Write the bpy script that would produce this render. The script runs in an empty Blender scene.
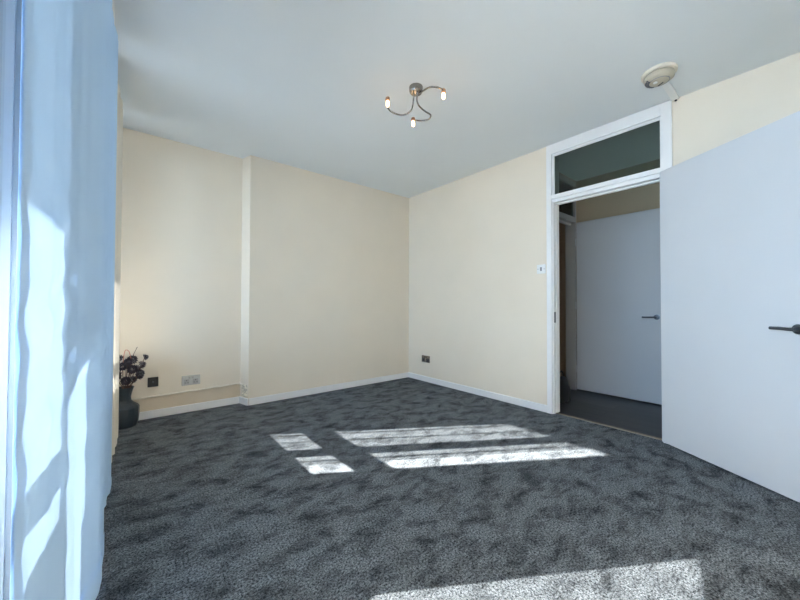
import bpy, bmesh, math, random
from mathutils import Vector, Matrix
random.seed(7)
C = bpy.context.scene.collection
SC = bpy.context.scene

# ------------------------------------------------------------------ camera
CAM_Z = 0.998
YAW, PITCH, ROLL, FPX = 0.688206, 0.015476, 0.0028944, 334.52
F = Vector((math.sin(YAW)*math.cos(PITCH), math.cos(YAW)*math.cos(PITCH), math.sin(PITCH)))
R0 = Vector((math.cos(YAW), -math.sin(YAW), 0))
U0 = R0.cross(F)
RV = R0*math.cos(ROLL) + U0*math.sin(ROLL)
UV = -R0*math.sin(ROLL) + U0*math.cos(ROLL)
cd = bpy.data.cameras.new('camera'); cd.sensor_width = 36; cd.lens = FPX*36/800
cd.clip_start = 0.01
cam = bpy.data.objects.new('camera', cd); C.objects.link(cam)
m = Matrix.Identity(4)
for i in range(3):
    m[i][0] = RV[i]; m[i][1] = UV[i]; m[i][2] = -F[i]
m[0][3], m[1][3], m[2][3] = 0, 0, CAM_Z
cam.matrix_world = m
SC.camera = cam

# ------------------------------------------------------------------ world, sun, exposure
W = bpy.data.worlds.new('sky'); SC.world = W; W.use_nodes = True
nt = W.node_tree; bg = nt.nodes['Background']
tc = nt.nodes.new('ShaderNodeTexCoord'); sx = nt.nodes.new('ShaderNodeSeparateXYZ')
cr = nt.nodes.new('ShaderNodeValToRGB')
nt.links.new(tc.outputs['Generated'], sx.inputs[0]); nt.links.new(sx.outputs['Z'], cr.inputs[0])
cr.color_ramp.elements[0].position = 0.0; cr.color_ramp.elements[0].color = (0.56, 0.77, 1.0, 1)
cr.color_ramp.elements[1].position = 0.7; cr.color_ramp.elements[1].color = (0.26, 0.52, 1.0, 1)
nt.links.new(cr.outputs[0], bg.inputs['Color'])
bg.inputs['Strength'].default_value = 12.0

SUN_DIR = Vector((0.85, -0.527, -0.3825)).normalized()
sd = bpy.data.lights.new('sun', 'SUN'); sd.energy = 62.0; sd.angle = math.radians(0.35); sd.color = (1.0, 0.97, 0.92)
sun = bpy.data.objects.new('sun', sd); C.objects.link(sun)
sun.rotation_euler = SUN_DIR.to_track_quat('-Z', 'Y').to_euler(); sun.location = (-8, 6, 6)

def portal(y0, y1, z0, z1):
    l = bpy.data.lights.new('window_portal', 'AREA'); l.shape = 'RECTANGLE'
    l.size = y1-y0; l.size_y = z1-z0; l.cycles.is_portal = True
    o = bpy.data.objects.new('window_portal', l); C.objects.link(o)
    o.matrix_world = Matrix(((0, 0, -1, -0.36), (1, 0, 0, (y0+y1)/2), (0, 1, 0, (z0+z1)/2), (0, 0, 0, 1)))
    # area lights shine along local -Z: here towards +X
portal(-0.38, 1.6, 0.35, 2.4); portal(1.6, 3.42, 0.5, 2.4)

SC.view_settings.view_transform = 'Standard'; SC.view_settings.look = 'None'
SC.view_settings.exposure = 0.44; SC.view_settings.gamma = 1.0; SC.view_settings.use_curve_mapping = False

# ------------------------------------------------------------------ materials
def nodes(name):
    mt = bpy.data.materials.new(name); mt.use_nodes = True
    return mt, mt.node_tree, mt.node_tree.nodes['Principled BSDF']
def add(t, kind, **kw):
    n = t.nodes.new(kind)
    for k, v in kw.items():
        if k in n.inputs: n.inputs[k].default_value = v
        else: setattr(n, k, v)
    return n
def coords(t):
    return add(t, 'ShaderNodeTexCoord').outputs['Object']
def bump(t, b, height, strength, dist):
    n = add(t, 'ShaderNodeBump', Strength=strength, Distance=dist)
    t.links.new(height, n.inputs['Height']); t.links.new(n.outputs[0], b.inputs['Normal'])
def plain(name, col, rough=0.5, metal=0.0, noise=0.0, scale=20, bmp=0.0, dist=0.002, spec=0.5):
    mt, t, b = nodes(name)
    b.inputs['Base Color'].default_value = (*col, 1); b.inputs['Roughness'].default_value = rough
    b.inputs['Metallic'].default_value = metal; b.inputs['Specular IOR Level'].default_value = spec
    nz = add(t, 'ShaderNodeTexNoise', Scale=scale, Detail=5.0)
    t.links.new(coords(t), nz.inputs['Vector'])
    if noise:
        rp = add(t, 'ShaderNodeValToRGB')
        rp.color_ramp.elements[0].position = .3; rp.color_ramp.elements[1].position = .7
        rp.color_ramp.elements[0].color = (*[c*(1-noise) for c in col], 1)
        rp.color_ramp.elements[1].color = (*[min(1, c*(1+noise)) for c in col], 1)
        t.links.new(nz.outputs['Fac'], rp.inputs[0]); t.links.new(rp.outputs[0], b.inputs['Base Color'])
    if bmp: bump(t, b, nz.outputs['Fac'], bmp, dist)
    return mt

M = {}
M['wall'] = plain('cream_wall_paint', (0.785, 0.71, 0.595), 0.85, noise=0.015, scale=3, bmp=0.15, dist=0.004, spec=.2)
M['ceiling'] = plain('white_ceiling_paint', (0.76, 0.80, 0.815), 0.8, noise=0.012, scale=2.5, bmp=0.25, dist=0.006, spec=.25)
M['gloss'] = plain('white_gloss_paint', (0.80, 0.80, 0.80), 0.32, noise=0.01, scale=6, bmp=0.05, dist=0.002)
M['frame'] = plain('grey_window_frame', (0.20, 0.203, 0.208), 0.4, noise=0.01, scale=6)
M['door'] = plain('white_door_paint', (0.60, 0.615, 0.635), 0.45, noise=0.012, scale=2.5, bmp=0.06, dist=0.003)
M['plaster'] = plain('chipped_plaster', (0.66, 0.60, 0.48), 0.9, noise=0.5, scale=60, bmp=0.8, dist=0.006)
M['concrete'] = plain('pale_concrete', (0.66, 0.64, 0.60), 0.9, noise=0.1, scale=4, bmp=0.2)
M['render_white'] = plain('pale_render', (0.6, 0.59, 0.57), 0.9, noise=0.05, scale=4)
M['ground'] = plain('outdoor_ground', (0.34, 0.34, 0.31), 0.95, noise=0.2, scale=0.5)
M['chrome'] = plain('brushed_nickel', (0.27, 0.26, 0.25), 0.22, metal=1.0, noise=0.05, scale=40)
M['steel'] = plain('satin_steel', (0.40, 0.42, 0.44), 0.35, metal=1.0, noise=0.06, scale=60)
M['dark_steel'] = plain('dark_chrome', (0.10, 0.11, 0.125), 0.3, metal=0.9, noise=0.06, scale=60)
M['copper'] = plain('warm_copper', (0.55, 0.33, 0.22), 0.3, metal=1.0, noise=0.05, scale=50)
M['black'] = plain('black_plastic', (0.012, 0.013, 0.014), 0.4, noise=0.1, scale=40)
M['white_plastic'] = plain('white_plastic', (0.82, 0.83, 0.82), 0.35, noise=0.01, scale=30)
M['grey_plastic'] = plain('grey_plastic', (0.28, 0.29, 0.30), 0.4, noise=0.03, scale=30)
M['old_plastic'] = plain('aged_cream_plastic', (0.52, 0.47, 0.37), 0.4, noise=0.05, scale=25)
M['vent'] = plain('dark_vent', (0.07, 0.08, 0.10), 0.5, noise=0.1, scale=30)
M['conduit'] = plain('cream_painted_conduit', (0.78, 0.72, 0.62), 0.6, noise=0.06, scale=30, bmp=.2)
M['vase'] = plain('slate_blue_ceramic', (0.022, 0.032, 0.042), 0.4, noise=0.15, scale=14, bmp=0.1)
M['petal'] = plain('dark_plum_petal', (0.035, 0.025, 0.035), 0.7, noise=0.5, scale=50)
M['petal_tip'] = plain('grey_petal_tip', (0.20, 0.19, 0.20), 0.7, noise=0.3, scale=50)
M['stem'] = plain('brown_stem', (0.10, 0.05, 0.035), 0.8, noise=0.3, scale=60)
M['coral'] = plain('coral_twig', (0.55, 0.20, 0.13), 0.7, noise=0.2, scale=60)
M['bag'] = plain('black_canvas', (0.008, 0.008, 0.009), 0.9, noise=0.2, scale=60, bmp=.3)
M['brass'] = plain('dull_threshold_metal', (0.30, 0.25, 0.19), 0.45, metal=0.8, noise=0.1, scale=60)
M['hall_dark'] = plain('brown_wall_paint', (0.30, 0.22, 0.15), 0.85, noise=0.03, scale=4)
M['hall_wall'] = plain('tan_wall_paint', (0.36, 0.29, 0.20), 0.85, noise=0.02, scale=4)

def glow(name, col, strength):
    mt, t, b = nodes(name)
    b.inputs['Emission Color'].default_value = (*col, 1); b.inputs['Emission Strength'].default_value = strength
    b.inputs['Base Color'].default_value = (1, .95, .85, 1)
    return mt
M['bulb'] = glow('lit_bulb', (1.0, 0.62, 0.30), 9.0)

def glass_mat(name, tint, alpha, rough=0.02, wav=0.0):
    """thin window glass: mostly clear, Fresnel reflections"""
    mt = bpy.data.materials.new(name); mt.use_nodes = True; t = mt.node_tree; t.nodes.clear()
    out = add(t, 'ShaderNodeOutputMaterial'); tr = add(t, 'ShaderNodeBsdfTransparent'); tr.inputs[0].default_value = (*tint, 1)
    gl = add(t, 'ShaderNodeBsdfGlossy', Roughness=rough); fr = add(t, 'ShaderNodeFresnel', IOR=1.5)
    mx = add(t, 'ShaderNodeMixShader')
    t.links.new(fr.outputs[0], mx.inputs[0]); t.links.new(tr.outputs[0], mx.inputs[1]); t.links.new(gl.outputs[0], mx.inputs[2])
    if wav:
        nz = add(t, 'ShaderNodeTexNoise', Scale=6.0); bp = add(t, 'ShaderNodeBump', Strength=wav, Distance=0.02)
        t.links.new(coords(t), nz.inputs['Vector']); t.links.new(nz.outputs['Fac'], bp.inputs['Height'])
        t.links.new(bp.outputs[0], gl.inputs['Normal'])
    t.links.new(mx.outputs[0], out.inputs[0])
    return mt
M['glass'] = glass_mat('clear_window_glass', (0.97, 0.98, 0.98), 0)
M['tint_glass'] = glass_mat('grey_green_glass', (0.56, 0.63, 0.60), 0, 0.08, 0.3)

def cloth_mat(name, col, transp, transl, weave=900, wob=0.15):
    mt = bpy.data.materials.new(name); mt.use_nodes = True; t = mt.node_tree; t.nodes.clear()
    out = add(t, 'ShaderNodeOutputMaterial'); tr = add(t, 'ShaderNodeBsdfTransparent')
    tl = add(t, 'ShaderNodeBsdfTranslucent'); df = add(t, 'ShaderNodeBsdfDiffuse')
    for n in (tl, df): n.inputs['Color'].default_value = (*col, 1)
    m1 = add(t, 'ShaderNodeMixShader', Fac=transl); m2 = add(t, 'ShaderNodeMixShader')
    t.links.new(df.outputs[0], m1.inputs[1]); t.links.new(tl.outputs[0], m1.inputs[2])
    nz = add(t, 'ShaderNodeTexNoise', Scale=weave, Detail=2.0); mp = add(t, 'ShaderNodeMapping')
    mp.inputs['Scale'].default_value = (1, 1, 0.25)
    t.links.new(coords(t), mp.inputs[0]); t.links.new(mp.outputs[0], nz.inputs['Vector'])
    mr = add(t, 'ShaderNodeMapRange'); mr.inputs['From Min'].default_value = .3; mr.inputs['From Max'].default_value = .7
    mr.inputs['To Min'].default_value = max(0, transp-wob); mr.inputs['To Max'].default_value = transp+wob
    # the open weave closes up when it is seen edge-on
    geo = add(t, 'ShaderNodeNewGeometry'); dt = add(t, 'ShaderNodeVectorMath', operation='DOT_PRODUCT')
    ab = add(t, 'ShaderNodeMath', operation='ABSOLUTE'); ss = add(t, 'ShaderNodeMapRange')
    ss.inputs['From Min'].default_value = 0.55; ss.inputs['From Max'].default_value = 0.75
    t.links.new(geo.outputs['Normal'], dt.inputs[0]); t.links.new(geo.outputs['Incoming'], dt.inputs[1])
    t.links.new(dt.outputs['Value'], ab.inputs[0]); t.links.new(ab.outputs[0], ss.inputs['Value'])
    mu = add(t, 'ShaderNodeMath', operation='MULTIPLY')
    t.links.new(nz.outputs['Fac'], mr.inputs['Value']); t.links.new(mr.outputs[0], mu.inputs[0]); t.links.new(ss.outputs[0], mu.inputs[1])
    t.links.new(mu.outputs[0], m2.inputs[0]); t.links.new(m1.outputs[0], m2.inputs[1]); t.links.new(tr.outputs[0], m2.inputs[2])
    bp = add(t, 'ShaderNodeBump', Strength=0.15, Distance=0.002)
    t.links.new(nz.outputs['Fac'], bp.inputs['Height']); t.links.new(bp.outputs[0], df.inputs['Normal'])
    t.links.new(m2.outputs[0], out.inputs[0])
    return mt
M['sheer'] = cloth_mat('sky_tinted_sheer_voile', (0.50, 0.70, 0.95), 0.42, 0.042)  # blue of the skylight is put into the white cloth and hem colour
M['sheer_hem'] = cloth_mat('sky_tinted_sheer_hem', (0.50, 0.70, 0.95), 0.02, 0.02, wob=.02)
M['linen'] = cloth_mat('cream_linen_voile', (0.78, 0.73, 0.64), 0.42, 0.03, weave=350, wob=.2)

def carpet_mat():
    mt, t, b = nodes('grey_carpet_pile')
    co = coords(t)
    # brushed patches of pile
    n1 = add(t, 'ShaderNodeTexNoise', Scale=7.5, Detail=9.0, Roughness=0.74, Distortion=0.3)
    mp = add(t, 'ShaderNodeMapping'); mp.inputs['Rotation'].default_value = (0, 0, 0.6); mp.inputs['Scale'].default_value = (0.8, 1.3, 1)
    t.links.new(co, mp.inputs[0]); t.links.new(mp.outputs[0], n1.inputs['Vector'])
    r1 = add(t, 'ShaderNodeValToRGB')
    e = r1.color_ramp.elements
    e[0].position = 0.36; e[0].color = (0.22, 0.225, 0.235, 1); e[1].position = 0.56; e[1].color = (1, 1, 1, 1)
    t.links.new(n1.outputs['Fac'], r1.inputs[0])
    # yarn tips
    n2 = add(t, 'ShaderNodeTexNoise', Scale=125.0, Detail=4.0, Roughness=0.85)
    t.links.new(co, n2.inputs['Vector'])
    r2 = add(t, 'ShaderNodeValToRGB'); e = r2.color_ramp.elements
    e[0].position = 0.40; e[0].color = (0.005, 0.009, 0.013, 1); e[1].position = 0.62; e[1].color = (0.36, 0.392, 0.422, 1)
    t.links.new(n2.outputs['Fac'], r2.inputs[0])
    mx = add(t, 'ShaderNodeMix', data_type='RGBA', blend_type='MULTIPLY'); mx.inputs[0].default_value = 1.0
    t.links.new(r2.outputs[0], mx.inputs[6]); t.links.new(r1.outputs[0], mx.inputs[7])
    t.links.new(mx.outputs[2], b.inputs['Base Color'])
    b.inputs['Roughness'].default_value = 0.95; b.inputs['Specular IOR Level'].default_value = 0.1
    b1 = add(t, 'ShaderNodeBump', Strength=0.6, Distance=0.004)
    t.links.new(n2.outputs['Fac'], b1.inputs['Height']); t.links.new(b1.outputs[0], b.inputs['Normal'])
    return mt
M['carpet'] = carpet_mat()

def plank_mat():
    mt, t, b = nodes('dark_wood_plank')
    co = coords(t)
    mp = add(t, 'ShaderNodeMapping'); mp.inputs['Rotation'].default_value = (0, 0, math.pi/2)
    t.links.new(co, mp.inputs[0])
    br = add(t, 'ShaderNodeTexBrick', Scale=1.0); br.inputs['Brick Width'].default_value = 1.2; br.inputs['Row Height'].default_value = 0.16
    br.inputs['Mortar Size'].default_value = 0.004
    br.inputs['Color1'].default_value = (0.022, 0.021, 0.022, 1); br.inputs['Color2'].default_value = (0.042, 0.040, 0.040, 1)
    br.inputs['Mortar'].default_value = (0.008, 0.008, 0.008, 1)
    t.links.new(mp.outputs[0], br.inputs['Vector'])
    m2 = add(t, 'ShaderNodeMapping'); m2.inputs['Scale'].default_value = (40, 2, 1)
    nz = add(t, 'ShaderNodeTexNoise', Scale=1.0, Detail=5.0)
    t.links.new(co, m2.inputs[0]); t.links.new(m2.outputs[0], nz.inputs['Vector'])
    mx = add(t, 'ShaderNodeMix', data_type='RGBA', blend_type='OVERLAY'); mx.inputs[0].default_value = 0.5
    t.links.new(br.outputs[0], mx.inputs[6]); t.links.new(nz.outputs['Fac'], mx.inputs[7])
    t.links.new(mx.outputs[2], b.inputs['Base Color']); b.inputs['Roughness'].default_value = 0.42
    return mt
M['plank'] = plank_mat()
M['hall_door'] = plain('shaded_white_door_paint', (0.40, 0.40, 0.40), 0.5, noise=0.012, scale=2.5, bmp=0.06, dist=0.003)  # white door; the hall's dim light is put into this darker colour
M['post'] = plain('grey_window_post', (0.20, 0.203, 0.208), 0.5, noise=0.02, scale=6)
M['low_wall'] = plain('tan_lower_wall_paint', (0.66, 0.565, 0.44), 0.85, noise=0.03, scale=6, bmp=.15)
M['blocker_render'] = plain('brown_render', (0.20, 0.18, 0.16), 0.9, noise=0.1, scale=8)

# ------------------------------------------------------------------ mesh helpers
def bx(bm, x0, x1, y0, y1, z0, z1):
    vs = [bm.verts.new((x, y, z)) for x in (x0, x1) for y in (y0, y1) for z in (z0, z1)]
    for f in ((0, 1, 3, 2), (4, 6, 7, 5), (0, 4, 5, 1), (2, 3, 7, 6), (0, 2, 6, 4), (1, 5, 7, 3)):
        bm.faces.new([vs[i] for i in f])
    return vs
def prism(bm, pts, z0, z1):
    a = [bm.verts.new((x, y, z0)) for x, y in pts]; b = [bm.verts.new((x, y, z1)) for x, y in pts]; n = len(pts)
    bm.faces.new(a[::-1]); bm.faces.new(b)
    for i in range(n): bm.faces.new((a[i], a[(i+1) % n], b[(i+1) % n], b[i]))
def tube(bm, pts, r, seg=10, caps=True):
    pts = [Vector(p) for p in pts]
    rs = r if isinstance(r, (list, tuple)) else [r]*len(pts)
    rings = []; up = None
    for i, p in enumerate(pts):
        d = (pts[min(i+1, len(pts)-1)] - pts[max(i-1, 0)]).normalized()
        if up is None:
            up = Vector((0, 0, 1)) if abs(d.z) < .9 else Vector((1, 0, 0))
        a = d.cross(up).normalized(); b = a.cross(d).normalized(); up = b
        rings.append([bm.verts.new(p + (a*math.cos(2*math.pi*k/seg) + b*math.sin(2*math.pi*k/seg))*rs[i]) for k in range(seg)])
    for q, s in zip(rings, rings[1:]):
        for k in range(seg):
            bm.faces.new((q[k], q[(k+1) % seg], s[(k+1) % seg], s[k]))
    if caps:
        bm.faces.new(rings[0][::-1]); bm.faces.new(rings[-1])
def lathe(bm, prof, c=(0, 0, 0), seg=32, axis=Vector((0, 0, 1))):
    rot = Vector((0, 0, 1)).rotation_difference(Vector(axis).normalized()).to_matrix()
    c = Vector(c); rings = []
    for r, z in prof:
        if r < 1e-6: rings.append([bm.verts.new(c + rot @ Vector((0, 0, z)))])
        else: rings.append([bm.verts.new(c + rot @ Vector((r*math.cos(2*math.pi*k/seg), r*math.sin(2*math.pi*k/seg), z))) for k in range(seg)])
    for q, s in zip(rings, rings[1:]):
        for k in range(seg):
            a, b = (k, (k+1) % seg)
            if len(q) == 1 and len(s) == 1: continue
            if len(q) == 1: bm.faces.new((q[0], s[b], s[a]))
            elif len(s) == 1: bm.faces.new((q[a], q[b], s[0]))
            else: bm.faces.new((q[a], q[b], s[b], s[a]))
def spline(pts, n=8):
    P = [Vector(p) for p in pts]; P = [2*P[0]-P[1]] + P + [2*P[-1]-P[-2]]
    out = []
    for i in range(1, len(P)-2):
        for k in range(n):
            t = k/n
            out.append(0.5*((2*P[i]) + (P[i+1]-P[i-1])*t + (2*P[i-1]-5*P[i]+4*P[i+1]-P[i+2])*t*t + (3*P[i]-P[i-1]-3*P[i+1]+P[i+2])*t**3))
    return out + [P[-2]]
def obj(name, bm, mat, parent=None, smooth=False, bev=0.0, thick=0.0):
    if not thick: bmesh.ops.recalc_face_normals(bm, faces=bm.faces)
    me = bpy.data.meshes.new(name); bm.to_mesh(me); bm.free()
    me.materials.append(mat)
    if smooth:
        for p in me.polygons: p.use_smooth = True
    o = bpy.data.objects.new(name, me); C.objects.link(o)
    if parent: o.parent = parent
    if bev:
        b = o.modifiers.new('bevel', 'BEVEL'); b.width = bev; b.segments = 2; b.limit_method = 'ANGLE'
    return o
def box_obj(name, dims, mat, parent=None, bev=0.0):
    bm = bmesh.new()
    for d in (dims if isinstance(dims[0], (list, tuple)) else [dims]): bx(bm, *d)
    return obj(name, bm, mat, parent, bev=bev)
def struct(o, label=None):
    o['kind'] = 'structure'
    if label: o['label'] = label
    return o
def tag(o, label, cat, group=None):
    o['label'] = label; o['category'] = cat
    if group: o['group'] = group
    return o
def thing(name, label, cat, loc=(0, 0, 0), rz=0.0, group=None):
    o = bpy.data.objects.new(name, None); C.objects.link(o); o.location = loc; o.rotation_euler = (0, 0, rz)
    o.empty_display_size = 0.05
    return tag(o, label, cat, group)

# ------------------------------------------------------------------ the room
H, XR, YB, YA, XB = 2.5, 3.062, 3.53, 3.672, 0.958      # ceiling, right wall, breast face, alcove face, breast edge
XI, XO, XG = -0.20, -0.42, -0.30                          # window wall inner face, outer face, glazing line
YN = -0.55                                                # wall behind the camera
DY0, DY1 = 0.609, 1.544                                   # outer edges of the door casing
IY0, IY1 = 0.676, 1.486                                   # clear opening
bm = bmesh.new(); bx(bm, XO, XR+0.045, YN-.1, YA+.1, -0.12, 0.0)
struct(obj('floor', bm, M['carpet']), 'mottled charcoal grey carpet across the whole room')
struct(box_obj('floor_hall', (XR+0.045, 4.35, -1.2, 5.0, -0.12, -0.002), M['plank']), 'dark wood plank floor of the hallway')
struct(box_obj('ceiling', (XO, 4.35, -1.2, 5.0, H, H+.12), M['ceiling']), 'plain white ceiling')
bm = bmesh.new(); bx(bm, XO, XB-.04, YA, YA+.12, 0, H); prism(bm, [(XB, YB), (XR+.1, YB), (XR+.1, YA+.12), (XB-.04, YA+.12), (XB-.04, YA)], 0, H)
struct(obj('wall_back', bm, M['wall']), 'cream back wall with a shallow chimney breast')
HT = 2.475
bm = bmesh.new()
bx(bm, XR, XR+.10, YN-.1, DY0+.03, 0, H); bx(bm, XR, XR+.10, DY1-.03, YB, 0, H); bx(bm, XR, XR+.10, DY0+.03, DY1-.03, HT, H)
struct(obj('wall_right', bm, M['wall']), 'cream right wall with the doorway')
struct(box_obj('wall_front', (XO, XR+.1, YN-.12, YN, 0, H), M['wall']))
WZ0, WZ1 = 0.47, 2.40
bm = bmesh.new()
bx(bm, XO, XI, YN, 1.6, 0, .04); bx(bm, XO, XI, 1.6, YA, 0, WZ0); bx(bm, XO, XI, YN, YA, WZ1, H)
bx(bm, XO, XI, YN, -0.40, .04, WZ1); bx(bm, XO, XI, 3.43, YA, WZ0, WZ1)
struct(obj('wall_left', bm, M['wall']), 'window wall behind the curtains')
# post between the two windows
struct(box_obj('trim_post', (XG, XI+.0, 1.59, 1.665, .04, WZ1), M['post'], bev=.003), 'grey post between the two windows')
# hall beyond the doorway
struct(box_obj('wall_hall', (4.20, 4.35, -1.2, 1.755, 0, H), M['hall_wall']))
EY = 1.755                                                  # end wall of the hall, with a second doorway
bm = bmesh.new()
bx(bm, XR+.10, 3.30, EY, EY+.1, 0, H); bx(bm, 4.15, 4.35, EY, EY+.1, 0, H); bx(bm, 3.30, 4.15, EY, EY+.1, 2.44, H)
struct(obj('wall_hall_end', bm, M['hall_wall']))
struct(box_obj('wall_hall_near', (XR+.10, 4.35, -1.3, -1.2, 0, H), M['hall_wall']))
bm = bmesh.new()
bx(bm, XR+.10, 4.35, 4.9, 5.0, 0, H); bx(bm, XR+.10, XR+.2, EY+.1, 4.9, 0, H); bx(bm, 4.25, 4.35, EY+.1, 4.9, 0, H)
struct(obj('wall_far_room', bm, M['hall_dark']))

# skirting boards
SK, ST = 0.068, 0.016
bm = bmesh.new(); bx(bm, XI, XB-.04-ST, YA-ST, YA, 0, SK)
struct(obj('baseboard_alcove', bm, M['gloss'], bev=.004))
bm = bmesh.new(); bx(bm, XB, XR-ST, YB-ST, YB, 0, SK); prism(bm, [(XB-ST, YB-ST), (XB, YB), (XB-.04, YA), (XB-.04-ST, YA)], 0, SK)
struct(obj('baseboard_back', bm, M['gloss'], bev=.004))
bm = bmesh.new(); bx(bm, XR-ST, XR, DY1, YB, 0, SK); bx(bm, XR-ST, XR, YN, DY0, 0, SK)
struct(obj('baseboard_right', bm, M['gloss'], bev=.004))

# windows: frame (> pane), sill board
def window(n, y0, y1, bars, tr0, tr1):
    bm = bmesh.new(); a, b = XG-.022, XG+.022
    bx(bm, a, b, y0, y1, ZS[n], ZS[n]+.045); bx(bm, a, b, y0, y1, WZ1-.06, WZ1)
    bx(bm, a, b, y0, y0+.05, ZS[n]+.045, WZ1-.06); bx(bm, a, b, y1-.05, y1, ZS[n]+.045, WZ1-.06)
    bx(bm, a, b, tr0, tr1, .628, .703)
    if n == 1: bx(bm, a, b, tr0, tr1, .085, .53)
    for p, q in bars: bx(bm, a+.001, b-.001, p, q, ZS[n]+.045, WZ1-.06)
    w = struct(obj('window_%d' % n, bm, M['frame']), 'grey framed window behind the sheer curtain')
    box_obj('pane', (XG-.003, XG+.003, y0+.02, y1-.02, ZS[n]+.03, WZ1-.03), M['glass'], w)
    if n == 2: box_obj('sill_board', (XG+.022, XI+.03, y0, y1, ZS[n]-.03, ZS[n]-.003), M['gloss'], w, bev=.004)
    return w
ZS = {1: .04, 2: .47}
window(1, -0.40, 1.625, [(0.55, 0.61), (1.325, 1.365)], -.35, 1.345)
window(2, 1.665-.03, 3.43, [(2.872, 2.982)], 1.685, 3.38)

# outside: added unseen sun and sky blockers, a bounce floor, ground
struct(box_obj('sun_block_slab', (-3.28, XO, -5, 9, 2.6, 2.8), M['render_white']))  # added overhang, out of view, sets the far end of the sun patches
struct(box_obj('bounce_floor', (-3.4, XO, -5, 9, -.35, -.2), M['concrete']))  # added unseen floor, kept pale to bounce sunlight up to the ceiling
struct(box_obj('sun_block_pier', (-3.1, -2.95, 3.305, 4.235, -.2, 2.6), M['render_white']))  # added unseen upright, keeps sun off the middle of the windows
struct(box_obj('sky_block_wall', (-3.28, XO, -.85, -.70, -.2, 2.6), M['blocker_render']))  # added unseen wall, holds skylight off the window post
struct(box_obj('ground_outside', (-60, XO-.01, -60, 60, -3.2, -3.0), M['ground']))

# door frame with transom light
CT = 0.018
bm = bmesh.new()
bx(bm, XR-CT, XR+.0, DY1-.048, DY1, 0, HT+.02)                      # left casing
bx(bm, XR-CT, XR+.0, DY0, DY0+.066, 0, HT+.02)                      # right casing
bx(bm, XR-CT, XR+.0, DY0+.066, DY1-.048, 2.405, HT+.02)             # top
bx(bm, XR-CT, XR+.0, DY0+.066, DY1-.048, 1.985, 2.022)              # cross rail
bx(bm, XR, XR+.115, IY1, DY1-.03, 0, HT); bx(bm, XR, XR+.115, DY0+.03, IY0, 0, HT)
bx(bm, XR, XR+.115, IY0, IY1, 1.955, 2.02); bx(bm, XR, XR+.115, IY0, IY1, 2.395, HT)
bx(bm, XR+.045, XR+.075, IY1-.006, IY1, 0, 1.955); bx(bm, XR+.045, XR+.075, IY0, IY0+.014, 0, 1.955); bx(bm, XR+.045, XR+.075, IY0+.014, IY1-.006, 1.941, 1.955)
for q in ((IY0, IY0+.008, 2.02, 2.395), (IY1-.008, IY1, 2.02, 2.395)): bx(bm, XR+.004, XR+.04, *q)
bx(bm, XR+.004, XR+.04, IY0+.008, IY1-.008, 2.02, 2.028); bx(bm, XR+.004, XR+.04, IY0+.008, IY1-.008, 2.387, 2.395)
fr = struct(obj('trim_1', bm, M['gloss'], bev=.002), 'white door frame with a glazed transom above')
box_obj('strike_plate', (XR+.008, XR+.035, IY1-.002, IY1+.001, .84, .94), M['dark_steel'], fr)
w3 = struct(box_obj('window_3', (XR+.012, XR+.018, IY0+.004, IY1-.004, 2.024, 2.391), M['tint_glass']), 'dark transom glass above the doorway')

def lever(parent, y, z, side, toward, mat):
    """rose + lever on a leaf face; side = x of the face normal, toward = +-1 along y"""
    fx = side
    bm = bmesh.new(); lathe(bm, [(0, 0), (.026, 0), (.026, .006), (.023, .009), (.010, .010), (.009, .045), (0, .045)], (fx, y, z), 28, Vector((1, 0, 0)))
    h = obj('handle', bm, mat, parent, smooth=False)
    bm = bmesh.new()
    tube(bm, spline([(fx+.042, y-.004*toward, z), (fx+.047, y+.012*toward, z+.000), (fx+.049, y+.045*toward, z+.002), (fx+.048, y+.070*toward, z+.002), (fx+.046, y+.088*toward, z+.002)]), .0085, 12)
    obj('lever', bm, mat, h, smooth=True)
    return h

# open room door: hinge axis at the near jamb, swung far into the room
LW = 0.815
d = bpy.data.objects.new('door_1', None); C.objects.link(d); struct(d, 'open white flush door with a steel lever')
d.location = (3.068, 0.662, 0); d.rotation_euler = (0, 0, math.radians(148))
box_obj('door_leaf', (0, .04, 0.004, LW, .012, 1.985), M['door'], d, bev=.002)
lever(d, LW-.040, .882, .04, -1, M['dark_steel'])
for z in (.25, 1.0, 1.75):
    bm = bmesh.new(); tube(bm, [(-.006, 0, z-.04), (-.006, 0, z+.04)], .006, 10)
    obj('hinge', bm, M['steel'], d)

# hall: far door, swung back flat against the hall wall, hinged at the end doorway
d2 = bpy.data.objects.new('door_2', None); C.objects.link(d2); struct(d2, 'white flush door lying open against the hallway wall')
d2.location = (4.186, 1.74, 0)
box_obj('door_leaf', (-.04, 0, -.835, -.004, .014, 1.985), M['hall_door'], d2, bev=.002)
bm = bmesh.new(); lathe(bm, [(0, 0), (.026, 0), (.026, .006), (.023, .009), (.010, .010), (.009, .045), (0, .045)], (-.04, -.778, .885), 28, Vector((-1, 0, 0)))
h2 = obj('handle', bm, M['dark_steel'], d2)
bm = bmesh.new(); tube(bm, spline([(-.082, -.782, .885), (-.087, -.766, .885), (-.089, -.73, .884), (-.088, -.69, .883), (-.086, -.664, .883)]), .0085, 12)
obj('lever', bm, M['dark_steel'], h2, smooth=True)
for z in (.25, 1.0, 1.75):
    bm = bmesh.new(); tube(bm, [(-.046, .004, z-.04), (-.046, .004, z+.04)], .006, 10)
    obj('hinge', bm, M['steel'], d2)
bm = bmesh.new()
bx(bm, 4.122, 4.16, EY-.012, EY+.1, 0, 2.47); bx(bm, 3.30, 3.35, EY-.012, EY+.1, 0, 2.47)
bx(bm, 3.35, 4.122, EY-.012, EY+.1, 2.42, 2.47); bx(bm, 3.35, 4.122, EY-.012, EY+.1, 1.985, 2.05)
bx(bm, 3.35, 4.122, EY+.03, EY+.06, 1.96, 1.985)
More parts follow.
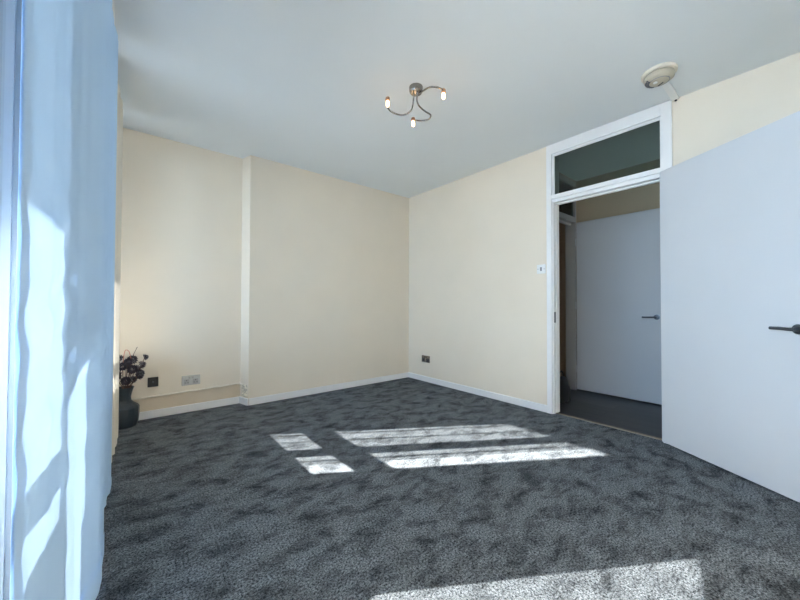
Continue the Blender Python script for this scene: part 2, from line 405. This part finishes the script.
M['hall_frame'] = plain('shaded_white_frame_paint', (0.27, 0.265, 0.25), 0.5, noise=0.02, scale=5)  # white frame darkened in colour to carry the hall's shade
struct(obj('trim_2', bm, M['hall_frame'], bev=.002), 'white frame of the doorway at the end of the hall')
struct(box_obj('window_4', (3.35, 4.122, EY+.006, EY+.012, 2.05, 2.42), M['tint_glass']))
bm = bmesh.new()
bx(bm, XR+.028, XR+.062, IY0, IY1, -.004, .006)
tag(obj('threshold_strip', bm, M['brass'], bev=.003), 'thin tan metal threshold strip between the carpet and wooden hall floor', 'threshold strip')

# ------------------------------------------------------------------ curtains
def cloth(name, path, z0, z1, mat, amp, freq, parent=None, ncol=90, nrow=60, seed=0, bow=0.0, wr=0.0, z0f=None):
    """hanging cloth along an xy path, folds across the path; path = list of (x, y)"""
    rnd = random.Random(seed); ph = [rnd.uniform(0, 6.28) for _ in range(6)]
    P = spline([(x, y, 0) for x, y in path], 24)
    L = [0]
    for a, b in zip(P, P[1:]): L.append(L[-1] + (b-a).length)
    bm = bmesh.new(); grid = []
    for j in range(nrow+1):
        v = j/nrow; row = []
        for i in range(ncol+1):
            u = i/ncol; s = u*L[-1]; k = 0
            while k < len(L)-2 and L[k+1] < s: k += 1
            f = (s-L[k])/max(1e-6, L[k+1]-L[k]); p = P[k].lerp(P[k+1], f); d = (P[k+1]-P[k]).normalized(); n = Vector((d.y, -d.x, 0))
            zb = z0f(u) if z0f else z0
            z = zb + (z1-zb)*v
            a = amp*(1.0-0.35*v)
            off = a*(math.sin(freq*s*6.283 + ph[0] + 0.5*math.sin(2.2*v+ph[3])) + .45*math.sin(2.3*freq*s*6.283 + ph[1] + .8*v))
            off += wr*(math.sin(31*z+ph[2]+9*s)*math.sin(17*s+ph[4]) + .6*math.sin(57*z+ph[5]-14*s))*max(0, 1-abs(z-.9)/.7)
            off += bow*math.sin(math.pi*v)
            edge = min(1, min(u, 1-u)*14)
            row.append(bm.verts.new(p + n*off*(0.35+.65*edge) + Vector((0, 0, z))))
        grid.append(row)
    for j in range(nrow):
        for i in range(ncol):
            bm.faces.new((grid[j][i], grid[j][i+1], grid[j+1][i+1], grid[j+1][i]))
    me = bpy.data.meshes.new(name); bm.to_mesh(me); bm.free(); me.materials.append(mat)
    for p in me.polygons: p.use_smooth = True
    o = bpy.data.objects.new(name, me); C.objects.link(o)
    if parent: o.parent = parent
    return o
ZT = 2.462
# foreground sheer
s1 = thing('sheer_curtain', 'sky tinted white sheer curtain in the foreground, patched with sunlight, tallest thing at the left edge', 'curtain', (-.09, 1.3, 0))
def inv(o, p): o.parent = p; o.matrix_parent_inverse = Matrix.Translation(-Vector(p.location)); return o
pathA = [(-.141, .864), (-.135, 1.0), (-.115, 1.25), (-.09, 1.43), (-.06, 1.55), (-.055, 1.80)]
inv(cloth('cloth', pathA, .012, ZT, M['sheer'], .002, 5.5, seed=3, ncol=150, nrow=150, wr=.0045), s1)
inv(cloth('bottom_hem', [(x+.0025, y) for x, y in pathA], .012, .10, M['sheer_hem'], .002, 5.5, seed=3, ncol=150, nrow=6), s1)
inv(cloth('side_hem', [(-.1455, .866), (-.142, .914)], .012, ZT, M['sheer_hem'], .0008, 8, seed=8, ncol=16, nrow=150, wr=.001), s1)
inv(cloth('sun_block_strip', [(-.1245, 1.22), (-.0975, 1.43), (-.074, 1.52)], .745, ZT, M['sheer_hem'], .001, 6, seed=5, ncol=24, nrow=60, z0f=lambda u: .725+.155*u), s1)  # added strip hidden behind the sheer, cut to end the near sun patch
inv(cloth('heading_tape', pathA, ZT-.05, ZT+.002, M['sheer_hem'], .002, 5.5, seed=3, ncol=150, nrow=3), s1)
s2 = thing('sheer_curtain', 'sky tinted white sheer curtain behind the foreground sheer, only a narrow right edge showing', 'curtain', (-.08, 2.1, 0))
pathB = [(-.10, 1.66), (-.085, 1.9), (-.065, 2.2), (-.045, 2.42)]
inv(cloth('cloth', pathB, .012, ZT, M['sheer'], .003, 7, seed=11, ncol=90, nrow=60), s2)
inv(cloth('bottom_hem', [(x+.0025, y) for x, y in pathB], .012, .06, M['sheer_hem'], .003, 7, seed=11, ncol=90, nrow=4), s2)
inv(cloth('heading_tape', pathB, ZT-.05, ZT+.002, M['sheer_hem'], .003, 7, seed=11, ncol=90, nrow=3), s2)
s3 = thing('linen_curtain', 'cream open weave curtain beside the vase in the alcove', 'curtain', (-.06, 2.95, 0))
pathC = [(-.075, 2.58), (-.06, 2.8), (-.045, 3.0), (-.03, 3.26)]
inv(cloth('cloth', pathC, .012, ZT, M['linen'], .009, 6, seed=21, ncol=110, nrow=50), s3)
inv(cloth('heading_tape', pathC, ZT-.05, ZT+.002, M['linen'], .009, 6, seed=21, ncol=110, nrow=3), s3)
bm = bmesh.new(); bx(bm, -.10, -.06, -.30, 3.36, 2.466, 2.499)
rail = tag(obj('curtain_rail', bm, M['gloss'], bev=.004), 'white ceiling mounted curtain rail above the sheer curtains', 'curtain rail')
box_obj('end_cap', (-.102, -.058, 3.36, 3.372, 2.464, 2.499), M['grey_plastic'], rail)

# ------------------------------------------------------------------ ceiling light
LX, LY = 1.53, 1.694
cl = thing('ceiling_light', 'brushed nickel three arm ceiling light with small lit bare bulbs', 'ceiling light', (LX, LY, H))
bm = bmesh.new(); lathe(bm, [(0, 0), (.047, 0), (.048, -.006), (.045, -.032), (.039, -.042), (0, -.044)], (0, 0, -.0005), 36)
obj('ceiling_plate', bm, M['chrome'], cl, smooth=False, bev=.0015)
ARMS = [
 [(-.022, -.004, 2.456), (-.012, .012, 2.42), (.012, .060, 2.375), (.0, .116, 2.36), (-.037, .155, 2.365), (-.095, .172, 2.38), (-.140, .150, 2.40), (-.155, .118, 2.418)],
 [(-.003, -.020, 2.456), (.005, -.004, 2.41), (.033, .001, 2.38), (.093, .007, 2.37), (.15, .009, 2.365), (.172, .048, 2.36), (.155, .100, 2.364), (.118, .132, 2.368), (.100, .140, 2.378)],
 [(.018, -.016, 2.456), (-.002, -.090, 2.435), (-.015, -.155, 2.415), (.008, -.188, 2.408), (.049, -.196, 2.408), (.070, -.192, 2.412)]]
for A in ARMS:
    P = [(x, y, z-H) for x, y, z in A]
    bm = bmesh.new(); tube(bm, spline(P), .0055, 10); a = obj('arm', bm, M['chrome'], cl, smooth=True)
    ex, ey, ez = P[-1]
    bm = bmesh.new(); lathe(bm, [(0, .006), (.012, .005), (.0155, 0), (.0155, -.018), (.013, -.022), (0, -.022)], (ex, ey, ez), 20)
    obj('lamp_holder', bm, M['copper'], a)
    bm = bmesh.new(); lathe(bm, [(0, -.022), (.0085, -.022), (.0105, -.030), (.0105, -.050), (.007, -.058), (0, -.060)], (ex, ey, ez), 16)
    obj('bulb', bm, M['bulb'], a, smooth=True)
    pl = bpy.data.lights.new('bulb_light', 'POINT'); pl.energy = 0.12; pl.color = (1, .66, .36); pl.shadow_soft_size = .01
    po = bpy.data.objects.new('bulb_light', pl); C.objects.link(po); po.location = (LX+ex, LY+ey, H+ez-.075)

# ------------------------------------------------------------------ smoke alarm and its trunking
sm = thing('smoke_alarm', 'round aged cream smoke alarm on the ceiling near the doorway', 'smoke alarm', (2.63, .588, H))
sm.scale = (1.28, 1.28, 1.35)
bm = bmesh.new(); lathe(bm, [(0, 0), (.072, 0), (.074, -.004), (.073, -.013), (.066, -.016), (0, -.016)], (0, 0, -.0005), 40)
obj('base_plate', bm, M['conduit'], sm, smooth=False)
bm = bmesh.new(); lathe(bm, [(.0, -.016), (.060, -.016), (.063, -.022), (.061, -.036), (.048, -.045), (.030, -.049), (0, -.050)], (0, 0, -.0005), 40)
obj('cover', bm, M['old_plastic'], sm, smooth=True)
bm = bmesh.new()
for k in range(9):
    t = math.radians(45 + k*11); c, s = math.cos(t), math.sin(t)
    tube(bm, [(.0565*c, .0565*s, -.0405), (.040*c, .040*s, -.0478)], .0033, 6)
obj('vent', bm, M['vent'], sm)
bm = bmesh.new(); tube(bm, [(.012, -.014, -.0495), (.030, .010, -.049)], .003, 6); obj('slot', bm, M['vent'], sm)
bm = bmesh.new()
lathe(bm, [(.040, -.0478), (.043, -.0480), (.044, -.0462), (.040, -.0470)], (0, 0, 0), 40)
obj('grille_ring', bm, M['grey_plastic'], sm)
bm = bmesh.new(); lathe(bm, [(0, -.049), (.009, -.049), (.009, -.053), (0, -.054)], (-.012, .012, 0), 16); obj('test_button', bm, M['white_plastic'], sm)
bm = bmesh.new()
a = Vector((2.700, .588, H-.008)); b = Vector((XR-.004, .582, H-.008)); n = Vector((0, .009, 0))
bx(bm, a.x+.02, b.x, .566, .608, H-.014, H-.0005)
tr = tag(obj('cable_trunking', bm, M['white_plastic'], bev=.002), 'short white cable trunking from the smoke alarm to the wall', 'cable trunking')
box_obj('open_end', (XR-.012, XR-.001, .580, .592, H-.022, H-.013), M['black'], tr)

# ------------------------------------------------------------------ switches and sockets
sw = thing('light_switch', 'small white light switch beside the door frame', 'light switch', (XR, 1.602, 1.345))
box_obj('plate', (-.009, 0, -.043, .043, -.043, .043), M['white_plastic'], sw, bev=.003)
box_obj('rocker', (-.014, -.009, -.009, .009, -.018, .018), M['grey_plastic'], sw, bev=.001)
for y in (-.03, .03):
    bm = bmesh.new(); lathe(bm, [(0, 0), (.004, 0), (.0035, .0015), (0, .0018)], (-.009, y, 0), 12, Vector((-1, 0, 0))); obj('screw', bm, M['grey_plastic'], sw)

def socket(t, plate, insert, ax, marks):
    """double socket built in the local XZ plane, facing -Y"""
    box_obj('plate', (-.074, .074, -.010, 0, -.044, .044), plate, t, bev=.003)
    for sgn in (-1, 1):
        box_obj('outlet', (sgn*.036-.022, sgn*.036+.022, -.0125, -.010, -.034, .012), insert, t, bev=.001)
        bm = bmesh.new()
        bx(bm, sgn*.036-.003, sgn*.036+.003, -.0131, -.0124, -.004, .006)
        for q in (-1, 1): bx(bm, sgn*.036+q*.011-.004, sgn*.036+q*.011+.004, -.0131, -.0124, -.022, -.017)
        obj('pin_hole', bm, marks, t)
        box_obj('rocker_switch', (sgn*.014-.006, sgn*.014+.006, -.015, -.010, .017, .034), insert, t, bev=.001)
    for sgn in (-1, 1):
        bm = bmesh.new(); lathe(bm, [(0, 0), (.004, 0), (.0035, .0015), (0, .0018)], (sgn*.064, -.010, 0), 12, Vector((0, -1, 0))); obj('screw', bm, M['steel'], t)
t = thing('wall_socket', 'double steel wall socket above the painted cable pipe in the alcove', 'wall socket', (.487, YA, .292))
socket(t, M['steel'], M['grey_plastic'], 0, M['black'])
t = thing('wall_socket', 'dark chrome double wall socket low on the right wall near the corner', 'wall socket', (XR, 3.183, .293), -math.pi/2)
socket(t, M['chrome'], M['black'], 0, M['grey_plastic'])
t = thing('aerial_socket', 'small square black aerial socket on the alcove wall beside the vase', 'aerial socket', (.20, YA, .315))
box_obj('plate', (-.038, .038, -.012, 0, -.042, .042), M['black'], t, bev=.003)
box_obj('module', (-.020, .020, -.016, -.012, -.022, .022), M['black'], t, bev=.002)
bm = bmesh.new(); lathe(bm, [(0, 0), (.008, 0), (.008, .004), (.005, .005), (0, .005)], (0, -.016, 0), 16, Vector((0, -1, 0))); obj('connector', bm, M['dark_steel'], t)

bm = bmesh.new(); bx(bm, XI, XB-.0405, YA-.003, YA, SK-.01, .192)
struct(obj('wall_alcove_base', bm, M['low_wall']), 'tan painted band of wall below the cable pipe')
# painted pipe along the alcove wall, up to the breast
bm = bmesh.new(); tube(bm, spline([(-.17, YA-.009, .180), (.1, YA-.009, .186), (.5, YA-.010, .193), (.8, YA-.010, .200), (.885, YA-.012, .202), (.908, YA-.022, .201), (.920, YA-.055, .197)]), .0085, 10)
pp = tag(obj('cable_pipe', bm, M['conduit'], smooth=True), 'thin cream painted cable pipe running low along the alcove wall', 'cable pipe')
bm = bmesh.new()
rr = random.Random(4)
vs = {}
for i in range(9):
    for j in range(11):
        y = YB+.022 + i*.0115; z = .072 + j*.0125
        rim = i in (0, 8) or j in (0, 10)
        vs[i, j] = bm.verts.new((XB - .04*(y-YB)/(YA-YB) + (.0005 if rim else -rr.uniform(.003, .012)), y, z))
for i in range(8):
    for j in range(10): bm.faces.new((vs[i, j], vs[i+1, j], vs[i+1, j+1], vs[i, j+1]))
tag(obj('plaster_patch', bm, M['plaster']), 'rough chipped plaster patch at the foot of the chimney breast side', 'plaster patch')

# ------------------------------------------------------------------ vase with dried flowers
VX, VY = 0.005, 3.545
v = thing('vase', 'slate blue shouldered ceramic vase on the carpet beside the cream curtain', 'vase', (VX, VY, .001))
bm = bmesh.new()
lathe(bm, [(0, 0), (.075, 0), (.086, .006), (.095, .04), (.101, .10), (.101, .158), (.092, .172), (.060, .195), (.046, .215), (.044, .24), (.050, .275), (.062, .315), (.058, .316), (.045, .28), (.038, .24), (.040, .215), (.0, .20)], (0, 0, 0), 14)
obj('body', bm, M['vase'], v, bev=.002)
bm = bmesh.new(); lathe(bm, [(.062, .313), (.0645, .317), (.062, .321), (.057, .318)], (0, 0, 0), 28); obj('rim', bm, M['vase'], v, smooth=True)

def bloom(bm, c, ax, r, n=46):
    ax = Vector(ax).normalized(); rot = Vector((0, 0, 1)).rotation_difference(ax).to_matrix()
    for k in range(n):
        h = 1 - 1.35*(k+.5)/n; a = k*2.39996
        d = Vector((math.sqrt(max(0, 1-h*h))*math.cos(a), math.sqrt(max(0, 1-h*h))*math.sin(a), h))
        side = d.cross(Vector((0, 0, 1)))
        side = side.normalized() if side.length > .01 else Vector((1, 0, 0))
        up = side.cross(d)
        w = r*.26
        q = [d*r*.25, d*r*.7+side*w+up*r*.06, d*r*1.05+up*r*.16, d*r*.7-side*w+up*r*.06, d*r*.72-up*r*.05]
        V = [bm.verts.new(Vector(c)+rot @ x) for x in q]
        bm.faces.new((V[0], V[1], V[4])); bm.faces.new((V[1], V[2], V[4])); bm.faces.new((V[2], V[3], V[4])); bm.faces.new((V[3], V[0], V[4]))
        bm.faces.new((V[0], V[3], V[2], V[1]))
HEADS = [(0.09, -0.053, 0.426, 0.04), (0.045, -0.097, 0.475, 0.038), (0.105, -0.017, 0.493, 0.036), (0.045, -0.03, 0.541, 0.04), (-0.047, -0.057, 0.426, 0.04), (-0.035, -0.01, 0.553, 0.038), (0.068, 0.036, 0.456, 0.036), (0.007, -0.096, 0.387, 0.036), (0.129, -0.008, 0.553, 0.028), (0.011, 0.053, 0.499, 0.036), (0.049, -0.014, 0.376, 0.034), (0.02, -0.1, 0.54, 0.03), (0.094, 0.046, 0.39, 0.034), (-0.014, -0.054, 0.496, 0.036)]
for k, (hx, hy, hz, r) in enumerate(HEADS):
    f = thing('dried_flower', 'dark plum dried flower on a thin brown stem in the slate blue vase', 'dried flower', (VX, VY, .001), 0, 'dried flowers in the vase')
    a = random.uniform(0, 6.28)
    bm = bmesh.new(); tube(bm, spline([(.012*math.cos(a), .012*math.sin(a), .21), (hx*.32, hy*.32, .32), (hx*.75, hy*.75, .32+(hz-.32)*.55), (hx, hy, hz)]), .0028, 6)
    obj('stem', bm, M['stem'], f, smooth=True)
    bm = bmesh.new(); bloom(bm, (hx, hy, hz), (hx*2.5, hy*2.5, .10), r)
    b_ = obj('bloom', bm, M['petal'], f)
    b_.data.materials.append(M['petal_tip'])
    for p in b_.data.polygons:
        if p.index % 5 in (1, 2) and random.random() < .55: p.material_index = 1
bm = bmesh.new(); tube(bm, spline([(.0, .0, .22), (-.01, -.01, .40), (-.01, -.03, .52), (.0, -.04, .62), (.025, -.05, .615), (.040, -.055, .55)]), .0026, 6)
tag(obj('coral_twig', bm, M['coral'], smooth=True), 'thin coral coloured twig arching above the dried flowers', 'twig').location = (VX, VY, .001)
bm = bmesh.new(); tube(bm, spline([(.005, .0, .22), (.025, -.01, .40), (.045, -.02, .55), (.078, -.03, .645)]), .0022, 6)
tag(obj('brown_twig', bm, M['stem'], smooth=True), 'straight thin brown twig sticking up out of the vase', 'twig').location = (VX, VY, .001)

# ------------------------------------------------------------------ bag in the hall
bg_ = thing('bag', 'black soft bag on the hallway floor just past the door frame', 'bag', (3.545, 1.645, 0.0))
bm = bmesh.new()
prof = [(0, .0, .0), (.11, .07, .0), (.118, .076, .03), (.112, .070, .14), (.085, .05, .215), (.05, .028, .25), (0, 0, .255)]
rings = []
for a, b, z in prof:
    if a == 0: rings.append([bm.verts.new((0, 0, z))]); continue
    rings.append([bm.verts.new(((a + .006*math.sin(5*k+z*40))*math.cos(2*math.pi*k/24), (b+.004*math.sin(3*k+z*30))*math.sin(2*math.pi*k/24), z)) for k in range(24)])
for q, s in zip(rings, rings[1:]):
    for k in range(24):
        l = (k+1) % 24
        if len(q) == 1: bm.faces.new((q[0], s[l], s[k]))
        elif len(s) == 1: bm.faces.new((q[k], q[l], s[0]))
        else: bm.faces.new((q[k], q[l], s[l], s[k]))
obj('body', bm, M['bag'], bg_, smooth=True)
bm = bmesh.new(); tube(bm, spline([(-.05, 0, .235), (-.035, 0, .29), (.0, 0, .31), (.035, 0, .29), (.05, 0, .235)]), .006, 8); obj('strap', bm, M['bag'], bg_, smooth=True)
